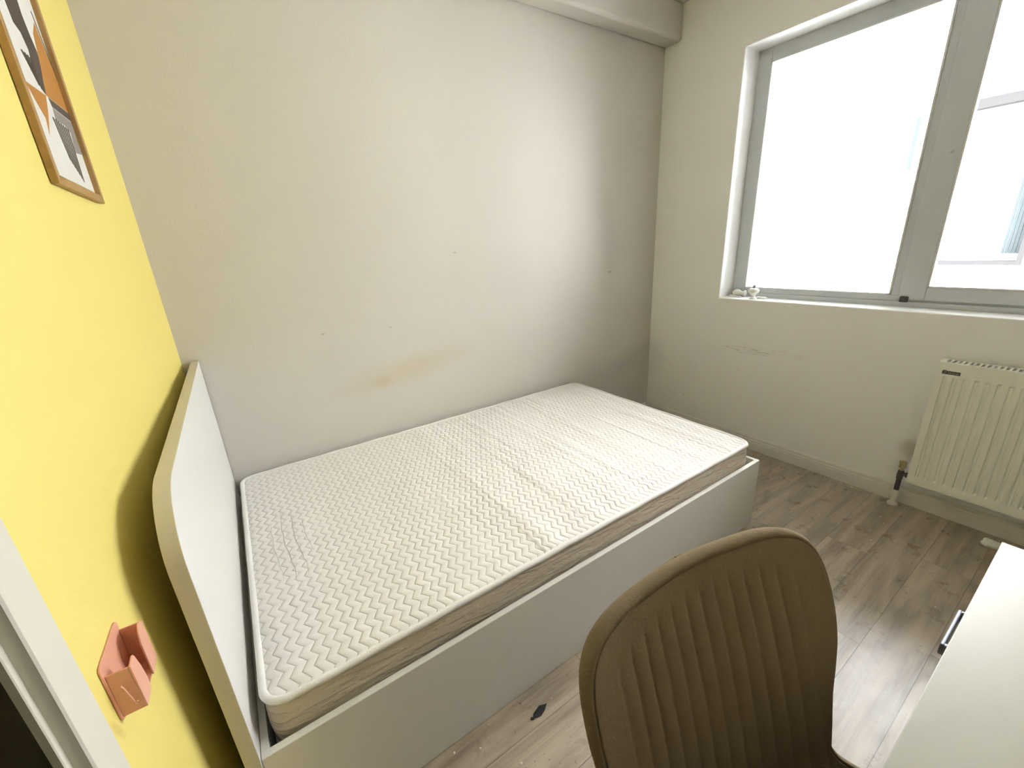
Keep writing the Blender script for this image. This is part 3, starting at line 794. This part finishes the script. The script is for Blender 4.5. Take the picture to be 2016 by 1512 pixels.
o = obj('paper_scrap', bm, 'paper'); o.location = (2.775, -1.975, 0); o.rotation_euler = (0, 0, 1.9); tag(o, 'crumpled off-white paper scrap on the floor under the radiator', 'paper')
cr = [(2.666, -1.619, 1.0, 'white crumb on the floor by the radiator valve, the farther of a close pair'), (2.613, -1.648, .9, 'white crumb on the floor by the radiator valve, the nearer of a close pair'),
      (2.426, -1.656, 1.5, 'flaky white crumb in the middle of the open floor'), (2.459, -1.435, .8, 'tiny crumb on the floor between bed foot and skirting'),
      (2.276, -1.415, .9, 'tiny crumb on the floor right behind the top of the chair back'), (2.860, -1.436, 2.0, 'white paint flake on the floor against the skirting'),
      (.587, -1.285, .8, 'tiny crumb on the floor at the bed rail near the black scrap'), (.467, -1.290, 1.2, 'white crumb on the floor at the bed rail, lowest in the photo'),
      (.535, -1.325, 1.0, 'white crumb on the floor a step out from the bed rail'), (.611, -1.425, 1.2, 'white crumb on the floor at the bottom edge between bed and chair'),
      (1.027, -1.279, 1.2, 'white crumb on the floor just left of the chair back by the rail'), (2.169, -1.929, .9, 'white crumb on the floor near the desk handle'),
      (.790, -1.336, .7, 'tiny white crumb touching the tip of the black scrap')]
for (x, y, s, lab) in cr:
    bm = bmesh.new(); bmesh.ops.create_icosphere(bm, subdivisions=1, radius=.0030 * s)
    for v in bm.verts: v.co += Vector((random.uniform(-1, 1), random.uniform(-1, 1), 0)) * .0010 * s; v.co.z = max(0, v.co.z * .6 + .0012)
    o = obj('crumb', bm, 'crumb'); o.location = (x, y, 0); o.rotation_euler = (0, 0, random.random() * 6); tag(o, lab, 'crumb', 'white crumbs on the floor')

# ------------------------------------------------------------------ building across the light well
FX = L + 3.0
bl = thing('building', 'overexposed pale building with a framed window seen outside', 'building', (FX, -1.2, -3.0))
def opart(name, bm, m, parent=bl, **k):
    bmesh.ops.translate(bm, verts=bm.verts, vec=-Vector((FX, -1.2, -3.0))); return obj(name, bm, m, parent, **k)
bm = bmesh.new(); gridwall(bm, FX, FX + .3, [-.40, -.90, -1.45, -6.0], [-3, .985, 2.31, 3.9], {(1, 1)}); opart('facade_wall', bm, 'facade')
bm = bmesh.new(); fr_ = .035
box(bm, FX - .02, FX + .06, -.90, -1.45, .985, 1.02); box(bm, FX - .03, FX + .06, -.85, -1.50, 2.27, 2.345)
box(bm, FX - .02, FX + .06, -1.45 + fr_, -1.45, 1.02, 2.27)
wf = opart('window_frame', bm, 'fac_frame')
bm = bmesh.new(); box(bm, FX + .10, FX + .11, -.90, -1.45, .985, 2.31); opart('window_pane', bm, 'fac_glass')
bm = bmesh.new()
for k in range(5): box(bm, FX + .07, FX + .08, -1.30 - .022 * k, -1.318 - .022 * k, 1.08, 2.2)
opart('curtain', bm, 'curtain')
bm = bmesh.new(); tube(bm, [(FX - .05, -.56, 1.86), (FX - .05, -.56, 2.30)], .018, 12); opart('downpipe', bm, 'curtain', smooth=True, auto=50)
